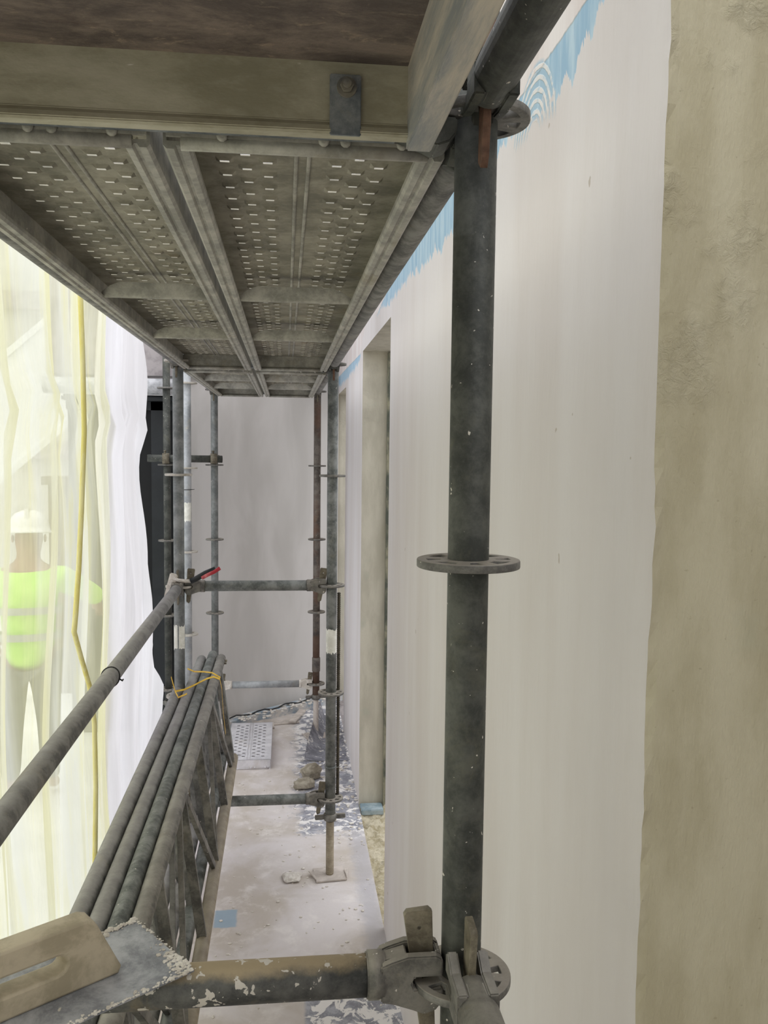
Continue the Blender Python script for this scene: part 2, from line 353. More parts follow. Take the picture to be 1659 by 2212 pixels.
def tag(o, label, cat, group=None, kind=None):
    o['label'] = label; o['category'] = cat
    if group: o['group'] = group
    if kind: o['kind'] = kind
    return o
def thing(name, label, cat, loc=(0, 0, 0), group=None, rot=(0, 0, 0)):
    o = bpy.data.objects.new(name, None); C.objects.link(o); o.location = loc; o.rotation_euler = rot; o.empty_display_size = 0.1
    return tag(o, label, cat, group)
def solo(name, bm, mats, label, cat, group=None, kind=None, bevel=0.0, normals=True):
    return tag(part(name, bm, mats, None, bevel, normals=normals), label, cat, group, kind)
def struct(name, bm, mats, normals=True):
    o = part(name, bm, mats, None, normals=normals); o['kind'] = 'structure'; return o
NB = bmesh.new
def flat_shape(name, outer, holes, depth, mats, bevel=0.0):
    """plate with real holes: 2-D filled curve turned into a mesh"""
    cu = bpy.data.curves.new(name, 'CURVE'); cu.dimensions = '2D'; cu.fill_mode = 'BOTH'; cu.extrude = depth / 2; cu.bevel_depth = bevel; cu.bevel_resolution = 1
    for loop in [outer] + holes:
        sp = cu.splines.new('POLY'); sp.points.add(len(loop) - 1); sp.use_cyclic_u = True
        for p, (x, y) in zip(sp.points, loop): p.co = (x, y, 0, 1)
    o = bpy.data.objects.new(name, cu); C.objects.link(o)
    dg = bpy.context.evaluated_depsgraph_get(); me = bpy.data.meshes.new_from_object(o.evaluated_get(dg))
    bpy.data.objects.remove(o); bpy.data.curves.remove(cu); me.name = name; me.materials.clear()
    for m in (mats if isinstance(mats, list) else [mats]): me.materials.append(m)
    return me

# ------------------------------------------------------------------ the setting
WX = 0.42                                                          # face of the right wall
def wall_right():
    bm = NB(); T = 0.17; top = 3.7; lowz = -0.12
    def quad(a, b, c, d, mi): bm.faces.new([bm.verts.new(p) for p in (a, b, c, d)]).material_index = mi
    # ragged near corner shared by face and reveal
    n = 170; e = []; rr = random.Random(3)
    drift = 0
    for i in range(n + 1):
        z = lowz + (top - lowz) * i / n; drift = drift * 0.8 + rr.uniform(-0.0032, 0.0032)
        e.append((WX + abs(drift) * 0.3, 0.958 + drift, z))
    for i in range(n):
        a, b = e[i], e[i + 1]
        quad(a, (WX, .975, a[2]), (WX, .975, b[2]), b, 0)
        quad((WX, .975, a[2]), (WX, 3.53, a[2]), (WX, 3.53, b[2]), (WX, .975, b[2]), 0)
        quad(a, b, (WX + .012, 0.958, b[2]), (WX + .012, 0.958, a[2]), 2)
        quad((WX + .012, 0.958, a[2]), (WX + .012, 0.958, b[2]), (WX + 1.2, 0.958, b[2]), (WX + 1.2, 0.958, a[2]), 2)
    def face(y0, y1, z0, z1): quad((WX, y0, z0), (WX, y1, z0), (WX, y1, z1), (WX, y0, z1), 0)
    H1, H2 = 2.558, 2.45
    face(3.53, 4.81, H1, top); face(4.81, 6.14, lowz, top); face(6.14, 7.02, H2, top); face(7.02, 9, lowz, top)
    # reveals
    quad((WX, 3.53, lowz), (WX + T, 3.53, lowz), (WX + T, 3.53, H1), (WX, 3.53, H1), 1)
    quad((WX, 4.81, lowz), (WX, 4.81, H1), (WX + T, 4.81, H1), (WX + T, 4.81, lowz), 1)
    quad((WX, 3.53, H1), (WX + T, 3.53, H1), (WX + T, 4.81, H1), (WX, 4.81, H1), 1)
    quad((WX, 6.14, lowz), (WX + T, 6.14, lowz), (WX + T, 6.14, H2), (WX, 6.14, H2), 1)
    quad((WX, 7.02, lowz), (WX, 7.02, H2), (WX + 1.2, 7.02, H2), (WX + 1.2, 7.02, lowz), 1)
    quad((WX, 6.14, H2), (WX + T, 6.14, H2), (WX + T, 7.02, H2), (WX, 7.02, H2), 1)
    # inner leaf
    for y0, y1, z0, z1 in ((0.958, 3.53, lowz, top), (3.53, 4.81, H1, top), (4.81, 6.14, lowz, top), (6.14, 7.02, H2, top)):
        quad((WX + T, y0, z0), (WX + T, y0, z1), (WX + T, y1, z1), (WX + T, y1, z0), 1)
    quad((WX, .958, top), (WX, 9, top), (WX + T, 9, top), (WX + T, .958, top), 1)
    bmesh.ops.remove_doubles(bm, verts=bm.verts[:], dist=0.0002)
    struct('wall_right', bm, [M['wall'], M['reveal'], M['reveal_near_shaded']])
wall_right()
def opening_frame():                                               # rough dark gap where the old frame met the reveal
    bm = NB(); box(bm, (WX + .135, 4.775, 0.0), (WX + .19, 4.808, 2.55)); struct('trim_1', bm, M['frame_gap'])
M['frame_gap'] = plain('rough_dark_joint', (84, 88, 78), (150, 146, 124), 9, 0.95, 0.8, 0.01, (1, 1, 0.6))
opening_frame()
def wall_back():
    bm = NB(); a, b = Vector((-.745, 6.10)), Vector((WX, 6.99)); t = Vector((-(b - a).y, (b - a).x)).normalized() * 0.14
    v = [(a.x, a.y), (b.x, b.y), (b.x + t.x, b.y + t.y), (a.x + .02, a.y + .17)]
    prism(bm, v, Matrix(), -0.05, 3.7); struct('wall_back', bm, M['backwall'])
wall_back()
def floor():
    bm = NB(); box(bm, (-.56, -1.5, -.2), (WX, 7.0, 0)); struct('floor', bm, M['floor'])
    bm = NB(); box(bm, (WX, -1.5, -.25), (3.2, 8.0, -.05)); struct('floor_inside', bm, M['concrete'])
    bm = NB(); box(bm, (-2.0, -1.5, -.25), (-.56, 6.6, -.02)); struct('floor_terrace', bm, M['tile'])
    bm = NB(); box(bm, (-12, -1.5, -.6), (-2.0, 20, -.39)); box(bm, (-2.0, 6.6, -.6), (-.9, 20, -.39)); struct('ground', bm, M['tile'])
floor()
def dark_window():
    bm = NB(); box(bm, (-1.5, 6.27, -.02), (-.735, 6.30, 2.33)); w = struct('window_1', bm, M['glass_dark'])
    bm = NB(); box(bm, (-.93, 6.22, -.02), (-.84, 6.27, 2.33)); box(bm, (-1.5, 6.22, 2.27), (-.735, 6.27, 2.33)); o = part('window_frame', bm, M['frame_dark'], w)
    bm = NB(); box(bm, (-1.5, 6.1, 2.33), (-.75, 6.35, 2.355)); box(bm, (-1.5, 6.15, 2.355), (-.75, 6.3, 2.37)); o = part('window_head', bm, M['frame_dark'], w)
    bm = NB(); box(bm, (-1.6, 6.12, 2.50), (-.60, 6.6, 3.3)); struct('beam_concrete', bm, M['concrete'])
dark_window()
bm = NB(); tube(bm, (-1.6, 6.055, 2.422), (-.70, 6.055, 2.422), 0.055, 28); solo('drain_pipe', bm, M['white_pipe'], 'fat white horizontal pipe below the concrete beam at the far left', 'pipe')

def room_and_sky_blockers():                                               # low room wall letting daylight in, plus two unseen walls blocking sky
    bm = NB(); box(bm, (3.1, -1.5, -.2), (3.2, 8, 1.2)); struct('wall_inside', bm, M['backwall'])
    bm = NB(); box(bm, (-.7, -1.75, -.2), (3.2, -1.6, 4.2)); struct('sky_blocker_behind', bm, M['backwall'])  # unseen wall added behind the camera to cut the sky light
    bm = NB(); box(bm, (1.5, -1.6, -.2), (3.1, .80, 3.7)); struct('sky_blocker_side', bm, M['backwall'])  # unseen block added to keep sky light off the near reveal
room_and_sky_blockers()

# ------------------------------------------------------------------ scaffold hardware
LV = [0.379 + 0.507 * i for i in range(5)]                         # rosette levels
R = 0.0241
def rosette_mesh(key):
    n = 48; outer = [(0.0595 * math.cos(2 * math.pi * i / n), 0.0595 * math.sin(2 * math.pi * i / n)) for i in range(n)]
    holes = []
    for k in range(8):
        a0 = k * math.pi / 4; big = k % 2 == 1; w = 0.31 if big else 0.20; r0, r1 = (0.031, 0.0515) if big else (0.032, 0.0505)
        pts = []
        for i in range(7): pts.append((r1, a0 - w + 2 * w * i / 6))
        for i in range(5): pts.append((r0, a0 + w * 0.8 - 1.6 * w * i / 4))
        holes.append([(r * math.cos(a), r * math.sin(a)) for r, a in pts])
    return flat_shape('rosette', outer, holes, 0.007, M[key], 0.0012)
ROS = {k: rosette_mesh(k) for k in ('rosette', 'rosette_pale')}
def standard(label, x, y, z0, z1, mat, ros='rosette', levels=LV, jack=None, bands=(), sleeves=(), lean=(0, 0), group='upright scaffold standards', tubes=None):
    t = thing('scaffold_standard', label, 'standard', (x, y, z0), group)
    t.rotation_euler = (lean[1], lean[0], 0)
    for a, b, m in (tubes or [(z0, z1, mat)]):
        bm = NB(); tube(bm, (0, 0, a - z0), (0, 0, b - z0), R, 28); part('tube', bm, M[m], t)
    for z in levels:
        if z0 < z < z1:
            o = part('rosette', ROS[ros], None, t); o.location = (0, 0, z - z0); o.rotation_euler = (0, 0, 0)
    for a, b in bands:
        bm = NB(); n = 28; rr = random.Random(int(x * 1000 + a * 77)); g = []
        za = [a + rr.uniform(-.008, .008) for _ in range(n)]; zb = [b + rr.uniform(-.006, .006) for _ in range(n)]
        lo = [bm.verts.new((math.cos(2 * math.pi * i / n) * (R + .0007), math.sin(2 * math.pi * i / n) * (R + .0007), za[i] - z0)) for i in range(n)]
        hi = [bm.verts.new((math.cos(2 * math.pi * i / n) * (R + .0007), math.sin(2 * math.pi * i / n) * (R + .0007), zb[i] - z0)) for i in range(n)]
        for i in range(n):
            if rr.random() > 0.1: bm.faces.new((lo[i], lo[(i + 1) % n], hi[(i + 1) % n], hi[i])).smooth = True
        part('paint_band', bm, M['white_paint'], t, label='flaking white paint band')
    for a, b in sleeves:
        bm = NB(); lathe(bm, [(R + .001, a - z0), (R + .004, a - z0 + .003), (R + .004, b - z0 - .003), (R + .001, b - z0)]); part('sleeve', bm, M[mat], t)
    if jack:
        zn, m = jack
        bm = NB(); pts = [(0.0175, 0.008 - z0)]; zz = 0.012
        while zz < zn - .03:
            pts += [(0.0178, zz - z0), (0.0195, zz + .004 - z0), (0.0178, zz + .008 - z0)]; zz += 0.008
        pts += [(0.0175, zn - z0)]; lathe(bm, pts, seg=20); part('jack_stem', bm, M[m], t)
        bm = NB(); lathe(bm, [(0.024, zn - .035 - z0), (0.030, zn - .030 - z0), (0.031, zn - .002 - z0), (0.027, zn - z0)])
        for s in (-1, 1):
            mt = Matrix.Rotation(0.12, 4, 'Z')
            box(bm, (s * .026 if s > 0 else -.072, -.009, zn - .026 - z0), (.072 if s > 0 else -.026, .009, zn - .006 - z0), mt)
        part('jack_nut', bm, M['rosette'], t, 0.002)
        bm = NB(); mt = Matrix.Rotation(0.1, 4, 'Z'); box(bm, (-.072, -.066, .002 - z0), (.072, .066, .009 - z0), mt)
        # upturned corners of the plate
        for sx in (-1, 1):
            bm2 = [(sx * .072, -.066), (sx * .072, .02), (sx * .098, .03)]
            prism(bm, bm2 if sx > 0 else bm2[::-1], mt @ Matrix.Translation((0, 0, .012 - z0)), 0, .005)
        part('base_plate', bm, M['board'], t, 0.001)
    return t
standard('thick dark grey upright nearest the camera, in front of the white wall', .214, 1.0, .02, 3.1, 'tube_dark')
standard('grey upright at the near left corner, left end of the tube under the trowel', -.479, 1.0, .02, 3.1, 'tube_green')
standard('greenish upright on a dusty screw jack beside the doorways, black ribbed rod tied behind it', .214, 4.0, .002, 3.0, 'tube_green', jack=(.305, 'tube_beige'), bands=((1.075, 1.189),), sleeves=((.525, .535),), tubes=[(.28, 3.0, 'tube_green')])
standard('grey upright at the far end of the slanting handrail, white band above the lattice girders', -.479, 4.0, .002, 3.0, 'tube_green', ros='rosette_pale', jack=(.305, 'tube_beige'), bands=((1.107, 1.215),), tubes=[(.28, 3.0, 'tube_grey')])
standard('pale shiny upright with a big white paint splash, just behind the handrail post', -.589, 5.35, .002, 3.0, 'tube_pale', ros='rosette_pale', levels=[z - .005 for z in LV], jack=(.305, 'tube_pale'), bands=((1.575, 1.688),), tubes=[(.28, 3.0, 'tube_pale')])
standard('dull upright in front of the dark window, leftmost of the far row', -.785, 5.93, .002, 3.0, 'tube_dark', ros='rosette', jack=(.3, 'tube_dark'), tubes=[(.28, 3.0, 'tube_dark')])
standard('grey upright before the back wall, carrying the right end of the short clamped tube', -.479, 6.0, .002, 3.0, 'tube_grey', jack=(.3, 'tube_grey'), tubes=[(.28, 3.0, 'tube_grey')])
standard('rusty brown upright before the back wall, its jack among the rubble', .216, 6.0, .002, 3.0, 'tube_rusty', jack=(.30, 'board'), sleeves=((.465, .565),), tubes=[(.28, 3.0, 'tube_rusty')])

def head_profile():
    return [(.0262, .0075), (.060, .0075), (.063, 0), (.060, -.0075), (.0262, -.0075), (.0262, -.024), (.034, -.034), (.048, -.039), (.062, -.033), (.086, -.0245), (.100, -.022), (.100, .022), (.088, .027), (.068, .033), (.034, .033), (.0262, .028)]
def ledger(label, p0, p1, mat, group, hmat='head', wmat='wedge', heads=(True, True), tilt=(0.1, -0.14), name='scaffold_ledger', collar=True):
    """tube between two standard axes with a wedge head at either end"""
    p0, p1 = Vector(p0), Vector(p1); d = (p1 - p0); L = d.length
    t = thing(name, label, 'scaffold tube', p0, group)
    t.rotation_euler = (0, 0, math.atan2(d.y, d.x))
    bm = NB(); tube(bm, ((.095 if collar else .062) if heads[0] else 0, 0, 0), (L - (.095 if heads[1] else 0), 0, 0), R, 28, wall=0.003); part('tube', bm, M[mat], t)
    for k in (0, 1):
        if not heads[k]: continue
        mt = Matrix() if k == 0 else Matrix.Translation((L, 0, 0)) @ Matrix.Rotation(math.pi, 4, 'Z')
        rx = mt @ Matrix.Rotation(math.pi / 2, 4, 'X')
        bm = NB(); P = head_profile() if collar else [(.0262, .0075), (.060, .0075), (.063, 0), (.060, -.0075), (.0262, -.0075), (.0262, -.020), (.05, -.0232), (.10, -.0232), (.10, .0232), (.058, .0232), (.036, .036), (.0262, .030)]
        prism(bm, P, rx, -.024, -.0115); prism(bm, P, rx, .0115, .024)       # two cheeks, open between for the wedge
        web = [[(.0262, .0075), (.033, .0075), (.033, .031), (.0262, .028)], [(.0262, -.0075), (.0262, -.024), (.033, -.032), (.033, -.0075)], [(.068, .030), (.068, -.029), (.100, -.022), (.100, .022)]]
        if not collar: web = web[1:2] + [[(.075, .0225), (.075, -.0225), (.100, -.022), (.100, .022)]]
        for w in web: prism(bm, w, rx, -.0118, .0118)
        q0, q1 = mt @ Vector((.094, 0, 0)), mt @ Vector((.116, 0, 0)); 
        if collar: tube(bm, q0, q1, R + .0035, 24)
        h = part('ledger_head', bm, M[hmat], t, 0.0018)
        # wedge: slotted tapered pin, hooked at the foot
        top, bot = .080, -.068
        poly = [(-.0165, top - .004), (-.013, top), (.013, top), (.0165, top - .004), (.0095, bot), (.004, bot - .010), (-.006, bot - .004), (-.0075, bot)]
        hole = [(.0032 * math.cos(i * math.pi / 4), top - .022 + .0032 * math.sin(i * math.pi / 4)) for i in range(8)]
        me = flat_shape('wedge_pin', poly, [hole], .007, M[wmat], 0.0008)
        w = part('wedge_pin', me, None, t); w.matrix_local = mt @ Matrix.Translation((.0465, 0, 0)) @ Matrix.Rotation(tilt[k], 4, 'Y') @ Matrix.Rotation(math.pi / 2, 4, 'X')
    return t
G1 = 'horizontal scaffold tubes'
XL, XR = -.479, .214
ledger('plaster-splashed tube across the bottom of the picture, trowel resting on it', (XR, 1.0, 1.400), (XL, 1.0, 1.402), 'tube_dusty', G1)
ledger('beige dusty tube end pointing at the camera at the foot of the picture', (XR, 1.0, 1.409), (XR, -1.5, 1.41), 'chord_brown', G1, hmat='chord_brown', wmat='wedge', heads=(True, False), collar=False)
ledger('grey handrail tube slanting across the yellow netting, black tie around it', (XL, 4.0, LV[2]), (XL, 1.0, LV[2]), 'rail_grey', G1, hmat='head')
ledger('thick mottled dark tube overhead at the top right, running past the deck', (XR, 1.0, LV[4] + .012), (XR, -1.5, LV[4] + .02), 'tube_dark', G1, hmat='tube_dark', wmat='wedge_rust', heads=(True, False), collar=False)
ledger('overhead tube along the right edge of the steel planks, below the blue paint', (XR, 1.0, LV[4]), (XR, 4.0, LV[4]), 'rail_grey', G1, hmat='tube_dark', wmat='wedge_rust')
ledger('overhead tube along the left edge of the steel planks, against the netting', (XL, 1.0, LV[4]), (XL, 4.0, LV[4]), 'rail_grey', G1)
ledger('overhead tube at the left of the far planks, beyond the handrail post', (XL, 4.0, LV[4]), (XL, 6.0, LV[4]), 'rail_grey', G1)
ledger('overhead tube at the right of the far planks, behind the jacked post', (XR, 4.0, LV[4]), (XR, 6.0, LV[4]), 'rail_grey', G1)
ledger('waist-high cross tube between the two middle posts, brush hung on it', (XL, 4.0, LV[2]), (XR, 4.0, LV[2]), 'tube_green', G1)
ledger('low cross tube just above the floor between the middle posts', (XL, 4.0, LV[0]), (XR, 4.0, LV[0]), 'tube_green', G1)
ledger('low far cross tube caked with white plaster before the back wall', (XL, 6.0, LV[0]), (XR, 6.0, LV[0]), 'tube_pale', G1, hmat='plaster')
ledger('lowest cross tube under the near end of the lattice girders', (XL, 1.0, LV[0]), (XR, 1.0, LV[0]), 'tube_green', G1)
def utransom(label, y):
    t = thing('transom', label, 'scaffold transom', (0, y, LV[4]), 'deck-carrying transoms')
    bm = NB(); box(bm, (XL + .09, -.025, -.024), (XR - .09, .025, -.019)); box(bm, (XL + .09, -.025, -.019), (XR - .09, -.020, .026)); box(bm, (XL + .09, .020, -.019), (XR - .09, .025, .026))
    part('channel', bm, M['steel_blue'], t, 0.001)
    for s, x in ((1, XL), (-1, XR)):
        mt = Matrix.Translation((x, 0, 0)) @ (Matrix() if s > 0 else Matrix.Rotation(math.pi, 4, 'Z')); rx = mt @ Matrix.Rotation(math.pi / 2, 4, 'X')
        bm = NB(); prism(bm, head_profile(), rx, -.024, .024); part('ledger_head', bm, M['tube_dark'], t, 0.002)
utransom('steel channel above the near ends of the steel planks, behind the deck beam', 1.0)
utransom('steel channel where the two runs of planks meet, between the middle posts', 4.0)
utransom('steel channel under the far ends of the planks, near the back wall', 6.0)

# short loose tube held by two couplers on the far row
def clamped_tube():
    y = 5.955 - .052
    bm = NB(); tube(bm, (-.90, 5.854, 1.944), (-.425, 5.962, 1.940), R, 24, wall=.004)
    solo('short_tube', bm, M['tube_dark'], 'short dark open-ended tube clamped across two far posts before the window', 'tube')
    for x, yy, lab in ((-.785, 5.93, 'swivel clamp gripping the short tube at the post before the dark window'), (-.479, 6.0, 'swivel clamp gripping the short tube at the post before the back wall')):
        t = thing('tube_coupler', lab, 'coupler', (x, yy - .05, 1.943), 'couplers on the short tube')
        bm = NB(); tube(bm, (-.022, -.006, 0), (.022, -.002, 0), R + .011, 24); part('clamp_ring', bm, M['wedge'], t, .001)
        bm = NB(); tube(bm, (0, .052, -.024), (0, .052, .024), R + .010, 24); part('post_ring', bm, M['wedge'], t, .001)
        bm = NB(); tube(bm, (-.004, -.012, .03), (-.004, -.012, .052), .006, 8); tube(bm, (-.004, -.012, .046), (-.004, -.012, .054), .010, 6); part('bolt', bm, M['wedge'], t)
clamped_tube()

# ------------------------------------------------------------------ perforated steel planks
def plank(label, x0, x1, y0, y1, zb, h, mats=('plank', 'plank_lip'), group='perforated steel planks overhead', ribs=0.78, upside=True):
    """steel plank seen from below: sheet with punched, dimpled slots, beaded rails, cross ribs, end plates"""
    w, L = x1 - x0, y1 - y0
    t = thing('steel_plank', label, 'plank', ((x0 + x1) / 2, y0, zb), group)
    zt = h; a = w / 2
    bm = NB()
    def q(xa, xb, ya, yb):
        if xb - xa > 1e-6 and yb - ya > 1e-6: bm.faces.new([bm.verts.new(p) for p in ((xa, ya, zt), (xb, ya, zt), (xb, yb, zt), (xa, yb, zt))])
    cols = []; sw = 0.030; inner = a - 0.030
    xs = [-inner + .008 + sw * k for k in range(3)] ; xs = [(x, x + sw) for x in xs]; xs += [(-b, -aa) for aa, b in xs[::-1]]
    prev = -a
    for ci, (xa, xb) in enumerate(xs):
        q(prev, xa, 0, L); prev = xb
        y = 0.055 + (0.031 if ci in (1, 4) else 0.0); last = 0.0; xm = (xa + xb) / 2
        while y < L - .06:
            hy, hx, py, px = .0034 if upside else .006, .0066 if upside else .009, .010, .0125
            q(xa, xb, last, y - py); q(xa, xm - px, y - py, y + py); q(xm + px, xb, y - py, y + py)
            o = [bm.verts.new((xm + sx * px, y + sy * py, zt)) for sx, sy in ((-1, -1), (1, -1), (1, 1), (-1, 1))]
            i = [bm.verts.new((xm + sx * hx, y + sy * hy, zt - .004 if upside else zt + .003)) for sx, sy in ((-1, -1), (1, -1), (1, 1), (-1, 1))]
            for k in range(4): bm.faces.new((o[k], o[(k + 1) % 4], i[(k + 1) % 4], i[k]))
            last = y + py; y += 0.062
        q(xa, xb, last, L)
    q(prev, a, 0, L)
    part('deck_sheet', bm, M[mats[0]], t, kind=None)
    bm = NB()                                                      # two stiffening beads along the middle
    for s in (-.009, .009): tube(bm, (s, .01, zt + .0005), (s, L - .01, zt + .0005), .0035, 8)
    part('centre_bead', bm, M[mats[1]], t)
    for s in (-1, 1):
        bm = NB()
        prof = [(a, zt), (a, .004), (a - .004, 0), (a - .012, 0), (a - .0145, .004), (a - .018, .004), (a - .0205, 0), (a - .028, .001), (a - .031, .006), (a - .031, .012), (a - .028, .012), (a - .028, .008), (a - .004, .009), (a - .003, zt)]
        prism(bm, [(s * px, pz) for px, pz in prof], Matrix.Rotation(math.pi / 2, 4, 'X') @ Matrix.Translation((0, 0, 0)), -.006, -(L - .006))
        part('side_rail', bm, M[mats[1]], t)
    y = 1.10 if L > 2.5 else ribs
    if upside:
        while y < L - (.5 if L > 2.5 else .25):
            bm = NB(); hw = a - .027
            n = 12
            def sect(x, zc, r, hh): return [bm.verts.new((x, y + dy * r, zc + dz)) for dy, dz in ((-1, hh), (-.6, .002), (-.2, -.003), (.2, -.003), (.6, .002), (1, hh))]
            prev_s = None
            for k in range(n + 1):
                u = -1 + 2 * k / n; e = min(1, (1 - abs(u)) / .28); e = e * e * (3 - 2 * e)
                s = sect(u * hw, .011, .008 + .010 * e, .008 + .022 * e)
                if prev_s:
                    for j in range(5): bm.faces.new((prev_s[j], prev_s[j + 1], s[j + 1], s[j])).smooth = True
                prev_s = s
            part('cross_rib', bm, M[mats[1]], t, normals=False); y += ribs
    for e, yy in ((0, 0.0), (1, L)):
        bm = NB(); d = 1 if e == 0 else -1
        box(bm, (-a + .004, min(yy, yy + d * .004), .012), (a - .004, max(yy, yy + d * .004), zt))
        tube(bm, (-a + .020, yy + d * .008, .007), (a - .020, yy + d * .008, .007), .008, 10)
        o = part('end_plate', bm, M[mats[1]], t)
        for x in (-.095, .02, .045, .11):
            bm = NB(); k0 = 0; lathe(bm, [(.004, 0), (.0065, .001), (.006, .003), (.003, .004)], seg=10); bm.verts.ensure_lookup_table()
            for v in bm.verts[k0:]: v.co = Vector((v.co.x + x, yy - d * v.co.z, v.co.y + .014))
            part('rivet', bm, M[mats[1]], o)
    return t
ZB = 2.369
plank('near left perforated steel plank overhead, beside the netting', -.454, -.153, 1.028, 3.97, ZB, .066)
plank('near right perforated steel plank overhead, in front of the doorway', -.139, .184, 1.028, 3.97, ZB, .066)
plank('far left steel plank overhead, beyond the middle posts', -.454, -.150, 4.03, 5.97, ZB - .008, .066, ribs=.62)
plank('far right steel plank overhead, beyond the middle posts', -.136, .184, 4.03, 5.97, ZB - .008, .066, ribs=.62)
fp = plank('dusty white perforated plank offcut lying on the floor by the back wall', -.375, -.087, 5.40, 6.15, .0, .062, ('plank_floor', 'plank_floor'), None, upside=False)
fp.name = 'plank_offcut'

# plywood deck with aluminium frame, overhead and nearest the camera
def alu_deck():
    t = thing('plywood_deck', 'brown plywood deck in an aluminium frame overhead, nearest the camera', 'deck', (0, .95, 2.36))
    bm = NB(); box(bm, (-.46, -2.4, .078), (.135, -.002, .092)); part('plywood_panel', bm, M['plywood'], t)
    bm = NB(); prism(bm, [(0, .014), (0, .076), (.012, .076), (.012, .0), (-.004, .0), (-.006, .003), (-.004, .009)], Matrix.Translation((-.46, -.002, .003)) @ Matrix(((0, 0, 1, 0), (1, 0, 0, 0), (0, 1, 0, 0), (0, 0, 0, 1))), 0, .590)
    part('end_beam', bm, M['alu'], t, .001)
    for x, n in ((.128, 1), (-.488, 0)):
        bm = NB(); box(bm, (x, -2.4, -.007), (x + .027, .006, .092)); o = part('side_rail', bm, M['alu_scraped'], t, .0015)
    b = NB(); box(b, (.045, -.008, .002), (.078, -.003, .064), None); br = part('hook_plate', b, M['steel_blue'], t, .001, label='grey bolted plate')
    b = NB(); tube(b, (.0625, -.007, .050), (.0625, -.011, .050), .0105, 20); tube(b, (.0625, -.011, .050), (.0625, -.017, .050), .0072, 6); tube(b, (.0625, -.017, .050), (.0625, -.021, .050), .0045, 12)
    part('bolt', b, M['rail_grey'], br)
alu_deck()

# ------------------------------------------------------------------ lattice girders stood on edge
def girder(label, xt, xb, y0, y1, seed, mat, phase):
    zt, zb = .945 - .016, .432
    t = thing('lattice_girder', label, 'girder', (xb, y0, zb), 'lattice girders stacked on edge')
    T = Vector((xt - xb, 0, zt - zb)); L = y1 - y0
    bm = NB(); tube(bm, T, T + Vector((0, L, 0)), R - .0005, 24, wall=.004); part('top_chord', bm, M[mat], t)
    bm = NB(); tube(bm, (0, .0, 0), (0, L - .09, 0), R - .0005, 24, wall=.004); part('bottom_chord', bm, M['tube_beige'] if seed == 4 else M[mat], t)
    n = T.normalized()
    y = phase; k = 0
    while y < L - .1:
        a = Vector((0, y, 0)) + n * .018; b = T + Vector((0, y, 0)) - n * .018
        bm = NB(); bar(bm, a, b, .030, .018, (0, 1, 0)); part('vertical', bm, M['rail_grey' if seed != 4 else 'chord_brown'], t, .001)
        if y + .52 < L - .05:
            if k % 2 == 0: c, d = T + Vector((0, y + .05, 0)) - n * .018, Vector((0, y + .47, 0)) + n * .018
            else: c, d = Vector((0, y + .05, 0)) + n * .018, T + Vector((0, y + .47, 0)) - n * .018
            bm = NB(); bar(bm, c, d, .026, .016, (1, 0, 0)); part('diagonal', bm, M['rail_grey' if seed != 4 else 'chord_brown'], t, .001)
        y += .52; k += 1
    bm = NB(); a = Vector((0, L - .10, 0)) + n * .016; b = T + Vector((0, L - .06, 0)) - n * .016
    prism(bm, [(-.010, 0), (-.022, .06), (-.022, (b - a).length - .06), (-.012, (b - a).length), (.012, (b - a).length), (.022, (b - a).length - .06), (.022, .06), (.010, 0)],
          Matrix.Translation(a) @ Matrix(((0, n.x, 1, 0), (1, n.y, 0, 0), (0, n.z, 0, 0), (0, 0, 0, 1))), -.006, .006)
    part('end_plate', bm, M['tube_green'], t, .001)
    bm = NB()
    for z in (.05, .10): tube(bm, T + Vector((.018, L - z, 0)), T + Vector((.034, L - z, 0)), .006, 8)
    part('pin', bm, M['wedge'], t)
girder('outermost lattice girder, chord against the netting and ending at the handrail post', -.478, -.425, .45, 3.90, 1, 'rail_grey', .30)
girder('second lattice girder from the netting, dull grey top chord', -.428, -.372, .45, 4.50, 2, 'rail_grey', .12)
girder('third lattice girder from the netting, dark grey top chord', -.379, -.318, .45, 4.60, 3, 'tube_green', .42)
girder('lattice girder nearest the walkway, brownish chord and beige lower tube', -.330, -.262, .45, 4.52, 4, 'chord_brown', .22)

def strap():
    bm = NB()
    def ribbon(pts, w):
        prev = None
        for i, p in enumerate(pts):
            p = Vector(p); d = Vector(pts[min(i + 1, len(pts) - 1)]) - Vector(pts[max(i - 1, 0)]); s = Vector((0, 1, 0.35)).normalized() * w / 2
            a, b, c, e = bm.verts.new(p - s), bm.verts.new(p + s), bm.verts.new(p + s + Vector((0, 0, .0012))), bm.verts.new(p - s + Vector((0, 0, .0012)))
            if prev:
                for u, v in ((0, 1), (1, 2), (2, 3), (3, 0)): bm.faces.new((prev[u], prev[v], (a, b, c, e)[v], (a, b, c, e)[u]))
            prev = (a, b, c, e)
    z = .958
    ribbon([(-.505, 3.90, 1.00), (-.475, 3.80, .962), (-.44, 3.84, z), (-.405, 3.90, .960), (-.38, 3.95, .962), (-.355, 4.0, .963), (-.33, 4.04, .960), (-.302, 4.05, .946), (-.292, 4.04, .90), (-.285, 4.02, .80), (-.272, 4.0, .70)], .013)
    ribbon([(-.455, 4.10, .985), (-.425, 4.12, .965), (-.38, 4.11, .966), (-.34, 4.09, .966), (-.30, 4.06, .950)], .010)
    ribbon([(-.475, 3.80, .962), (-.455, 3.74, .952), (-.42, 3.76, .962)], .012)
    solo('packing_strap', bm, M['yellow_strap'], 'yellow plastic strap tying the girder tops to the handrail post', 'strap')
strap()

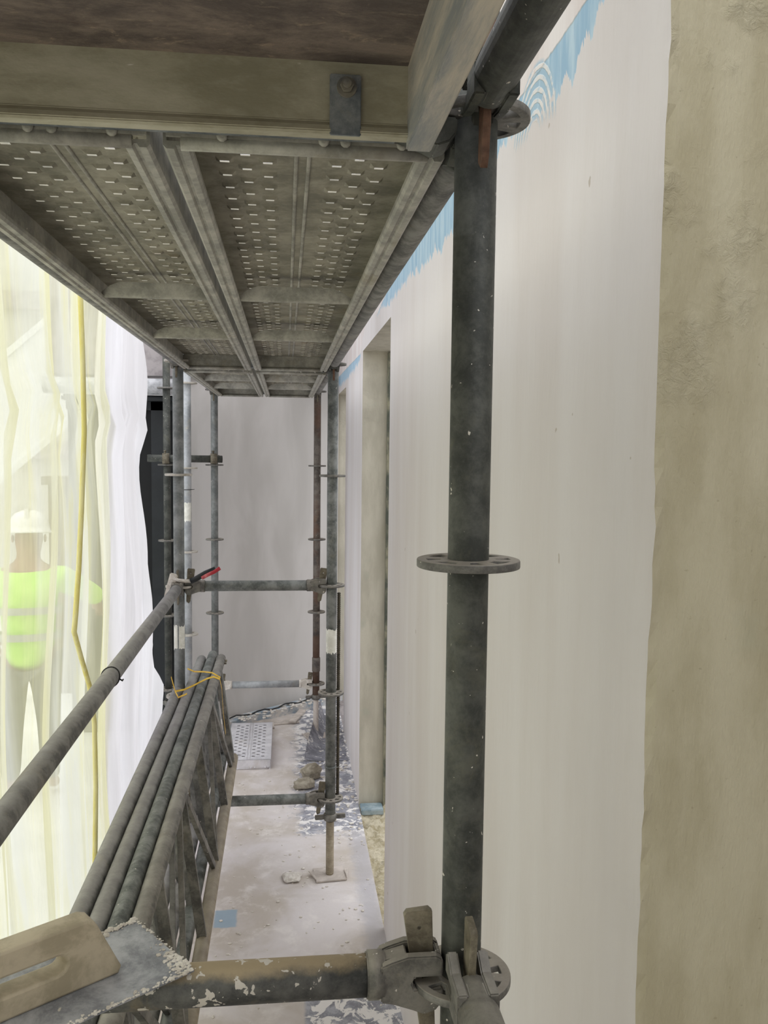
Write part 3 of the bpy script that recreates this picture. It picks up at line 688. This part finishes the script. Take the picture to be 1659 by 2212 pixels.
def trowel():
    tip = Vector((-.103, .983, 1.4265)); d = Vector((-.805, -.593, 0)).normalized(); w = Vector((d.y, -d.x, 0)); w = w if w.y > 0 else -w
    t = thing('plastering_trowel', 'steel plastering trowel with beige plastic handle lying on the near cross tube', 'trowel', tip)
    mt = Matrix(((d.x, w.x, 0, 0), (d.y, w.y, 0, 0), (0, 0, 1, 0), (0, 0, 0, 1)))
    bm = NB(); box(bm, (0, 0, 0), (.30, .143, .0022), mt); part('blade', bm, M['blade'], t, .0006)
    # handle: upright slab with a long grip slot, ends sloping in
    outer = [(.070, 0), (.073, -.003)]
    outer = [(.068, .004), (.070, .0), (.262, .0), (.266, .004), (.246, .060), (.243, .066), (.236, .070), (.106, .070), (.099, .067), (.095, .061)]
    slot = []
    x0, x1, zc, r = .138, .214, .034, .0135
    for i in range(9): a = math.pi / 2 + math.pi * i / 8; slot.append((x0 + r * math.cos(a), zc + r * math.sin(a)))
    for i in range(9): a = -math.pi / 2 + math.pi * i / 8; slot.append((x1 + r * math.cos(a), zc + r * math.sin(a)))
    me = flat_shape('handle', outer, [slot], .022, M['handle'], .0035)
    h = part('handle', me, None, t); h.matrix_local = mt @ Matrix.Translation((0, .066, .0055)) @ Matrix.Rotation(math.pi / 2, 4, 'X')
    bm = NB(); rr = random.Random(5)                               # dried plaster along the edges
    def blob(x, y, z, s):
        g = bmesh.ops.create_icosphere(bm, subdivisions=1, radius=s)['verts']
        for v in g: v.co = mt @ (Vector((v.co.x * rr.uniform(.7, 1.5), v.co.y * rr.uniform(.7, 1.3), v.co.z * .55)) + Vector((x, y, z)))
    for i in range(520):
        s = rr.uniform(.0007, .0024) * rr.uniform(.6, 1.3); e = rr.random()
        if e < .45: blob(rr.uniform(0, .3), abs(rr.gauss(.0, .003)), .0026, s)
        elif e < .70: blob(abs(rr.gauss(0, .010)), abs(rr.gauss(0, .03)), .0026, s * 1.3)
        elif e < .8: blob(rr.gauss(.0, .0015), rr.uniform(0, .143), .0028, s * .8)
        else: blob(rr.uniform(0, .09), .143 + rr.gauss(-.002, .003), .003, s * 1.5)
    part('plaster_residue', bm, M['plaster'], t, kind='stuff')
trowel()

def brush():
    t = thing('plaster_brush', 'plaster-caked brush with black and red handle lying on the waist-high cross tube', 'brush', (-.455, 3.955, 1.42))
    bm = NB(); mt = Matrix.Translation((-.045, -.02, -.005)) @ Matrix.Rotation(.25, 4, 'Y'); box(bm, (-.022, -.010, -.075), (.014, .012, .045), mt); part('bristle_block', bm, M['plaster'], t, .004, label='white plaster-caked head')
    bm = NB(); wire(bm, [(-.04, -.028, .022), (-.02, -.030, .012), (.01, -.030, .008), (.04, -.028, .008)], .008); part('neck', bm, M['plaster'], t)
    bm = NB(); wire(bm, [(.035, -.028, .006), (.06, -.028, .018), (.10, -.026, .042), (.145, -.024, .060)], .0125, 12); part('grip', bm, M['frame_dark'], t)
    bm = NB(); wire(bm, [(.085, -.036, .022), (.11, -.036, .036), (.14, -.034, .050), (.165, -.032, .066)], .0085, 10); part('grip_inlay', bm, M['red'], t, label='red handle underside')
brush()

def ties():
    bm = NB(); n = 24; c = Vector((-.479, 2.43, LV[2]))
    wire(bm, [c + Vector((math.cos(2 * math.pi * i / n) * (R + .0015), .012 * math.sin(2 * math.pi * i / n), math.sin(2 * math.pi * i / n) * (R + .0015))) for i in range(n)], .0018, 6, True)
    wire(bm, [c + Vector((R, .003, -.006)), c + Vector((R + .008, .004, -.012)), c + Vector((R + .011, -.004, -.006))], .0022, 6)
    solo('wire_tie', bm, M['black'], 'thin black wire tie twisted around the slanting handrail tube', 'tie')
    bm = NB(); pts = []
    for i in range(n): a = 2 * math.pi * i / n; pts.append((.226 + .042 * math.cos(a), 4.008 + .028 * math.sin(a), .536 + .004 * math.sin(a)))
    wire(bm, pts, .0012, 6, True); solo('binding_wire', bm, M['rail_grey'], 'pale wire loop binding the ribbed rod to the jacked post', 'wire')
    bm = NB(); pts = [(-.589 + (R + .001) * math.cos(2 * math.pi * i / n), 5.35 + (R + .001) * math.sin(2 * math.pi * i / n), 1.765) for i in range(n)]
    wire(bm, pts, .0022, 6, True); wire(bm, [(-.589 + R, 5.34, 1.765), (-.545, 5.33, 1.767)], .002, 6); solo('wire_tie', bm, M['black'], 'thin black wire tie around the pale shiny post above its white splash', 'tie')
    bm = NB(); z = .388; pts = []; k = 0
    while z < 1.355: pts.append((.0068 if k % 2 else .0088, z)); z += .005; k += 1
    lathe(bm, pts, (.250, 4.03, 0), 12); solo('ribbed_rod', bm, M['rod'], 'black ribbed steel rod tied upright behind the jacked post by the doorways', 'rod')
ties()

# ------------------------------------------------------------------ things on the floor
def ground_things():
    # splashed sheet, its left edge curling up
    bm = NB(); nx, ny = 10, 16; g = []
    for j in range(ny + 1):
        v = j / ny; row = []
        for i in range(nx + 1):
            u = i / nx; xl = .125 + .135 * v ** 1.2; x = xl + (.405 - xl) * u; y = 5.50 + .86 * v
            lift = max(0, 1 - u * 2.2) ** 2 * (.02 + .13 * v)
            row.append(bm.verts.new((x, y, .004 + lift)))
        g.append(row)
    for j in range(ny):
        for i in range(nx): bm.faces.new((g[j][i], g[j][i + 1], g[j + 1][i + 1], g[j + 1][i])).smooth = True
    solo('floor_sheet', bm, M['splash'], 'grey plaster-splashed floor sheet with its left edge curling up behind the jacked post', 'sheet')
    def lump(name, c, s, mat, label, cat, seed, group=None):
        b = NB(); bmesh.ops.create_icosphere(b, subdivisions=3, radius=1); rr = random.Random(seed); ph = [rr.uniform(0, 6) for _ in range(6)]
        for v in b.verts:
            k = 1 + .18 * math.sin(3 * v.co.x + ph[0]) * math.cos(4 * v.co.y + ph[1]) + .10 * math.sin(7 * v.co.z + ph[2]) + .07 * math.sin(11 * v.co.x + 9 * v.co.y + ph[3])
            v.co = Vector((v.co.x * s[0] * k, v.co.y * s[1] * k, max(-s[2] * .9, v.co.z * s[2] * k)))
            v.co += Vector(c)
        for f in b.faces: f.smooth = True
        solo(name, b, mat, label, cat, group)
    lump('mortar_lump', (.118, 5.07, .03), (.062, .045, .034), M['lump'], 'grey mortar lump lying flat just behind the low cross tube', 'mortar', 1, 'mortar lumps')
    lump('mortar_lump', (.160, 5.22, .045), (.060, .05, .05), M['lump'], 'taller grey mortar lump at the near corner of the splashed floor sheet', 'mortar', 2, 'mortar lumps')
    lump('plaster_chunk', (.035, 3.98, .010), (.045, .05, .012), M['plaster'], 'pale flat plaster chunk on the floor left of the jack plate', 'plaster', 4)
    # boards and kerb at the back
    a, b = Vector((-.60, 6.16)), Vector((.40, 6.93)); d = (b - a).normalized(); n = Vector((d.y, -d.x))
    bm = NB(); prism(bm, [tuple(a), tuple(b), tuple(b + n * .10), tuple(a + n * .10)], Matrix(), 0, .055); struct('baseboard_back', bm, M['kerb'])
    bm = NB(); pts = [(-.40 + .8 * i / 16, 6.30 + .60 * i / 16 - .06 + .006 * math.sin(i * .9), .066 + .01 * math.sin(i * 1.7)) for i in range(17)]
    wire(bm, pts, .006); solo('black_cable', bm, M['black'], 'black cable lying along the kerb at the foot of the back wall', 'cable')
    def board(label, c, sx, sy, rz, z, mat='board', th=.012):
        m = Matrix.Translation((c[0], c[1], z)) @ Matrix.Rotation(rz, 4, 'Z'); bm = NB(); box(bm, (-sx / 2, -sy / 2, 0), (sx / 2, sy / 2, th), m)
        solo('timber_board', bm, M[mat], label, 'board', 'loose boards by the back wall', bevel=.001)
    board('broad dusty board behind the plank offcut', (-.21, 6.27, 0), .26, .20, .06, .001)
    board('narrow pale board leaning out from the kerb towards the rusty post', (.095, 6.42, 0), .055, .30, -.28, .012)
    board('wide dusty board lying between the offcut and the rusty post', (.0, 6.32, 0), .20, .09, .2, .001, th=.008)
    # crumbs
    bm = NB(); rr = random.Random(11)
    for i in range(420):
        if i < 190: x, y, s = rr.uniform(-.28, .40), rr.uniform(2.6, 5.2), rr.uniform(.003, .008)
        elif i < 330: x, y, s = rr.uniform(.22, .415), rr.uniform(4.3, 6.2), rr.uniform(.004, .014)
        else:
            u = rr.random(); x, y, s = -.35 + .75 * u + rr.gauss(0, .03), 6.2 + .58 * u + rr.gauss(0, .05), rr.uniform(.005, .016)
        g = bmesh.ops.create_icosphere(bm, subdivisions=1, radius=s)['verts']; ax, ay = rr.uniform(.6, 1.5), rr.uniform(.6, 1.5); z = .06 if i >= 330 else 0
        for v in g: v.co = Vector((v.co.x * ax + x, v.co.y * ay + y, v.co.z * .5 + s * .3 + z))
    solo('plaster_crumbs', bm, M['plaster'], 'pale plaster crumbs scattered over the floor and along the wall foot', 'crumbs', kind='stuff')
    bm = NB(); nx, ny = 10, 60; rr = random.Random(2); g = []
    for j in range(ny + 1):
        g.append([bm.verts.new((WX + .002 + .19 * i / nx, 3.535 + 1.27 * j / ny, -.03 + rr.uniform(-.012, .016) + (.03 if j > ny - 5 else 0))) for i in range(nx + 1)])
    for j in range(ny):
        for i in range(nx): bm.faces.new((g[j][i], g[j][i + 1], g[j + 1][i + 1], g[j + 1][i])).smooth = True
    solo('sandy_rubble', bm, M['sand'], 'yellowish sandy rubble filling the sill of the first doorway', 'rubble', kind='stuff')
    bm = NB(); box(bm, (WX + .004, 4.70, -.02), (WX + .13, 4.80, .012)); solo('blue_offcut', bm, M['kerb_blue'], 'pale blue plastic scrap at the far foot of the first doorway', 'scrap', bevel=.004)
M['kerb_blue'] = plain('pale_blue_plastic', (124, 144, 154), (168, 182, 188), 8, 0.6)
ground_things()

# ------------------------------------------------------------------ netting and what stands behind it
def netting():
    NX = -.63
    def edge(z): return 3.98 + (.02 * math.sin(z * 9)) + (0 if z > 1.5 else .78 * ((1.5 - z) / 1.5) ** 1.3 * 1.35)
    def sheet(ya, yb, z0, z1, ny, nz, ph, amp):
        bm = NB(); g = []
        for j in range(nz + 1):
            z = z0 + (z1 - z0) * j / nz; row = []
            b = yb(z); a = ya(z)
            for i in range(ny + 1):
                y = a + (b - a) * i / ny
                x = NX + amp * (.5 * math.sin(y * 17 + ph + .5 * math.sin(z * 2.1)) + .3 * math.sin(y * 41 + 1.3 * math.sin(z * 3 + ph)) + .22 * math.sin(y * 7 + z * 1.4)) + .010 * math.sin(z * 5 + y * 2)
                x += .02 * math.exp(-((z - 2.12 - .04 * math.sin(y * 9)) / .05) ** 2)      # a slack horizontal crease
                row.append(bm.verts.new((x, y, z)))
            g.append(row)
        for j in range(nz):
            for i in range(ny): bm.faces.new((g[j][i], g[j][i + 1], g[j + 1][i + 1], g[j + 1][i])).smooth = True
        return bm
    t = thing('debris_netting', 'translucent yellow debris netting hung along the left of the scaffold', 'netting', (0, 0, 0))
    part('net_panel', sheet(lambda z: -.6, lambda z: 3.22 + .02 * math.sin(z * 7), .05, 3.3, 200, 60, 0, .035), M['net'], t, normals=False)
    bm = NB(); pts = []
    pts = [(-.575, y, z) for y, z in [(2.568, 2.601), (2.562, 2.498), (2.583, 2.308), (2.592, 2.072), (2.543, 1.849), (2.499, 1.683), (2.454, 1.561), (2.435, 1.52), (2.511, 1.43), (2.61, 1.322), (2.671, 1.191), (2.678, 0.986), (2.65, 0.75), (2.639, 0.566)]]
    wire(bm, pts, .0075, 8); part('rolled_edge', bm, M['strip_yellow'], t, label='rolled yellow edge of the netting')
    o = part('dust_sheet', sheet(lambda z: 3.12 + .02 * math.sin(z * 7), edge, .02, 3.3, 70, 60, 2.0, .030), M['net_white'], None, normals=False)
    tag(o, 'white plastic dust sheet hanging from the end of the yellow netting', 'sheet')
netting()

def skin_body(name, pts, edges, radii, mat, parent, levels=2):
    me = bpy.data.meshes.new(name); me.from_pydata(pts, edges, []); o = bpy.data.objects.new(name, me); C.objects.link(o)
    md = o.modifiers.new('skin', 'SKIN'); sv = me.skin_vertices[0] if me.skin_vertices else None
    if sv is None:
        bm = bmesh.new(); bm.from_mesh(me); bm.verts.layers.skin.verify(); bm.to_mesh(me); bm.free(); sv = me.skin_vertices[0]
    for i, r in enumerate(radii):
        sv.data[i].radius = (r, r) if not isinstance(r, tuple) else r; sv.data[i].use_root = (i == 0)
    sb = o.modifiers.new('sub', 'SUBSURF'); sb.levels = levels; sb.render_levels = levels
    dg = bpy.context.evaluated_depsgraph_get(); nm = bpy.data.meshes.new_from_object(o.evaluated_get(dg)); bpy.data.objects.remove(o)
    nm.materials.clear(); nm.materials.append(mat)
    for p in nm.polygons: p.use_smooth = True
    return part(name, nm, None, parent)
def person(label, loc, rz, lean, armpose, size=1.0):
    """standing or stooping worker; local +y is where he faces"""
    t = thing('person', label, 'person', loc, rot=(0, 0, rz)); t.scale = (size,) * 3
    def tr(h, f=0.0, s=0.0):                                       # torso point: height above the hips, turned forward by lean
        return (s, f * math.cos(lean) + h * math.sin(lean), .92 + h * math.cos(lean) - f * math.sin(lean))
    P = [tr(0)]; Rr = [.135]; E = []
    def add(p, r, frm): P.append(p); Rr.append(r); E.append((frm, len(P) - 1)); return len(P) - 1
    b1 = add(tr(.16), .135, 0); b2 = add(tr(.34), .155, b1); b3 = add(tr(.47), .12, b2); nk = add(tr(.56), .058, b3); hd = add(tr(.64, .02), .085, nk); hd2 = add(tr(.74, .03), .095, hd); add(tr(.80, .03), .06, hd2)
    for s in (-1, 1):
        k = add((s * .09, -.01, .86), .095, 0); k = add((s * .11, .01, .48), .062, k); k = add((s * .12, -.03, .10), .042, k); add((s * .13, .10, -.0 + .04), .038, k)
        sh = add(tr(.45, 0, s * .17), .068, b3)
        e1, e2 = armpose[s]
        el = add(Vector(tr(.45, 0, s * .17)) + Vector(e1), .045, sh); wr = add(Vector(P[el]) + Vector(e2), .030, el)
        dv = Vector(e2).normalized(); hn = add(Vector(P[wr]) + dv * .07, .034, wr)
        for j in range(4): f0 = add(Vector(P[hn]) + dv * .05 + Vector(((j - 1.5) * .018, 0, -.01)), .009, hn); add(Vector(P[f0]) + dv * .035 + Vector((0, 0, -.015)), .008, f0)
        add(Vector(P[wr]) + dv * .06 + Vector((-s * .045, .02, 0)), .010, wr)
    skin_body('body', [tuple(p) for p in P], E, Rr, M['skin'], t)
    TP, TE, TR = [(0, 0, .94)], [], [.150]                          # trousers over hips and legs
    for s in (-1, 1):
        k = 0
        for q, r in (((s * .09, -.01, .84), .108), ((s * .11, .01, .48), .078), ((s * .12, -.03, .10), .062)):
            TP.append(q); TR.append(r); TE.append((k, len(TP) - 1)); k = len(TP) - 1
    skin_body('trousers', TP, TE, TR, M['trousers'], t)
    # face and hair side
    hp = [tr(.62, .022), tr(.70, .03), tr(.77, .03)]; skin_body('head_skin', [tuple(p) for p in hp], [(0, 1), (1, 2)], [.082, .094, .088], M['skin'], t)
    fb = NB(); up = (Vector(tr(.8, .03)) - Vector(tr(.6, .03))).normalized(); fw = (Vector(tr(.7, .2)) - Vector(tr(.7, 0))).normalized(); c0 = Vector(tr(.70, .03))
    tube(fb, c0 + fw * .085 + up * .02, c0 + fw * .115 - up * .01, .010, 8, .014); part('nose', fb, M['skin'], t)
    for s in (-1, 1):
        eb = NB(); bmesh.ops.create_icosphere(eb, subdivisions=2, radius=.026)
        for v in eb.verts: v.co = c0 + Vector((s * .095, 0, 0)) + Vector((v.co.x * .35, 0, 0)) + fw * v.co.y * .7 + up * v.co.z
        part('ear', eb, M['skin'], t)
    # hi-vis jacket: torso and sleeves a little larger than the body
    JP = [tr(-.15), tr(.10), tr(.34), tr(.47)]; JE = [(0, 1), (1, 2), (2, 3)]; JR = [.165, .165, .185, .125]
    for s in (-1, 1):
        JP.append(tr(.45, 0, s * .19)); JE.append((3, len(JP) - 1)); JR.append(.09); q = Vector(JP[-1])
        JP.append(q + Vector(armpose[s][0])); JE.append((len(JP) - 2, len(JP) - 1)); JR.append(.068); JP.append(q + Vector(armpose[s][0]) + Vector(armpose[s][1]) * .15); JE.append((len(JP) - 2, len(JP) - 1)); JR.append(.055)
    j = skin_body('hi_vis_jacket', [tuple(p) for p in JP], JE, JR, M['vest'], t)
    for h, r in ((.10, .196), (.26, .205)):
        b = NB(); n = 28; u = Vector((1, 0, 0)); v = fw
        lo = [b.verts.new(Vector(tr(h - .022)) + u * r * math.cos(2 * math.pi * i / n) + v * r * .98 * math.sin(2 * math.pi * i / n)) for i in range(n)]
        hi = [b.verts.new(Vector(tr(h + .022)) + u * r * math.cos(2 * math.pi * i / n) + v * r * .98 * math.sin(2 * math.pi * i / n)) for i in range(n)]
        for i in range(n): b.faces.new((lo[i], lo[(i + 1) % n], hi[(i + 1) % n], hi[i])).smooth = True
        part('reflective_band', b, M['reflect'], j, label='grey reflective band')
    # hard hat: dome, brim, ridge
    b = NB(); lathe(b, [(.150, -.012), (.152, -.004), (.128, .004), (.124, .03), (.112, .075), (.082, .112), (.040, .130), (.001, .134)], seg=28)
    box(b, (-.012, -.11, .06), (.012, .10, .136))
    hh = part('hard_hat', b, M['helmet'], t, label='white hard hat'); z = up; x = Vector((1, 0, 0)); y = z.cross(x)
    c = Vector(tr(.745, .028)); hh.matrix_local = Matrix(((x.x, y.x, z.x, c.x), (x.y, y.y, z.y, c.y), (x.z, y.z, z.z, c.z), (0, 0, 0, 1)))
    return t
person('worker in white hard hat and yellow-green jacket, back turned, behind the netting', (-1.47, 5.15, -.02), .15, 0.10, {-1: ((-.10, .04, -.26), (.02, .16, -.16)), 1: ((.20, .12, -.14), (.02, .20, -.10))}, .93)

def backdrop():
    t = thing('building', 'pale building with banded floors across the street, seen through the netting', 'building', (-5.5, 13.0, -.39))
    bm = NB(); box(bm, (-6, 0, 0), (4.0, 1.0, 9.0)); part('wall', bm, M['facade'], t)
    for k in range(4):
        bm = NB(); box(bm, (-6, -.12, 2.2 + k * 2.1), (4.0, 0, 2.45 + k * 2.1)); part('floor_band', bm, M['concrete'], t)
        for i in range(5):
            bm = NB(); box(bm, (-5.4 + i * 1.9, -.02, .8 + k * 2.1), (-4.4 + i * 1.9, .02, 1.9 + k * 2.1)); part('window', bm, M['frame_dark'], t)
    bm = NB(); m = Matrix.Translation((-2.75, 9.2, 2.35)) @ Matrix.Rotation(-.72, 4, 'Y'); box(bm, (-1.6, -.01, -.45), (1.6, .01, .45), m); box(bm, (-1.6, -.04, -.48), (1.6, -.01, -.42), m); box(bm, (-1.6, -.04, .42), (1.6, -.01, .48), m)
    solo('slanting_panel', bm, M['tarp'], 'white slanting panel behind the worker, seen through the netting', 'panel')
    bm = NB(); box(bm, (-2.25, 8.6, -.39), (-1.70, 8.75, 1.68)); box(bm, (-2.3, 8.55, 1.64), (-1.65, 8.8, 1.72)); solo('hoarding', bm, M['hoarding'], 'brown hoarding behind the worker, seen through the netting', 'hoarding')
backdrop()
bpy.data.materials.remove(M['cream'])
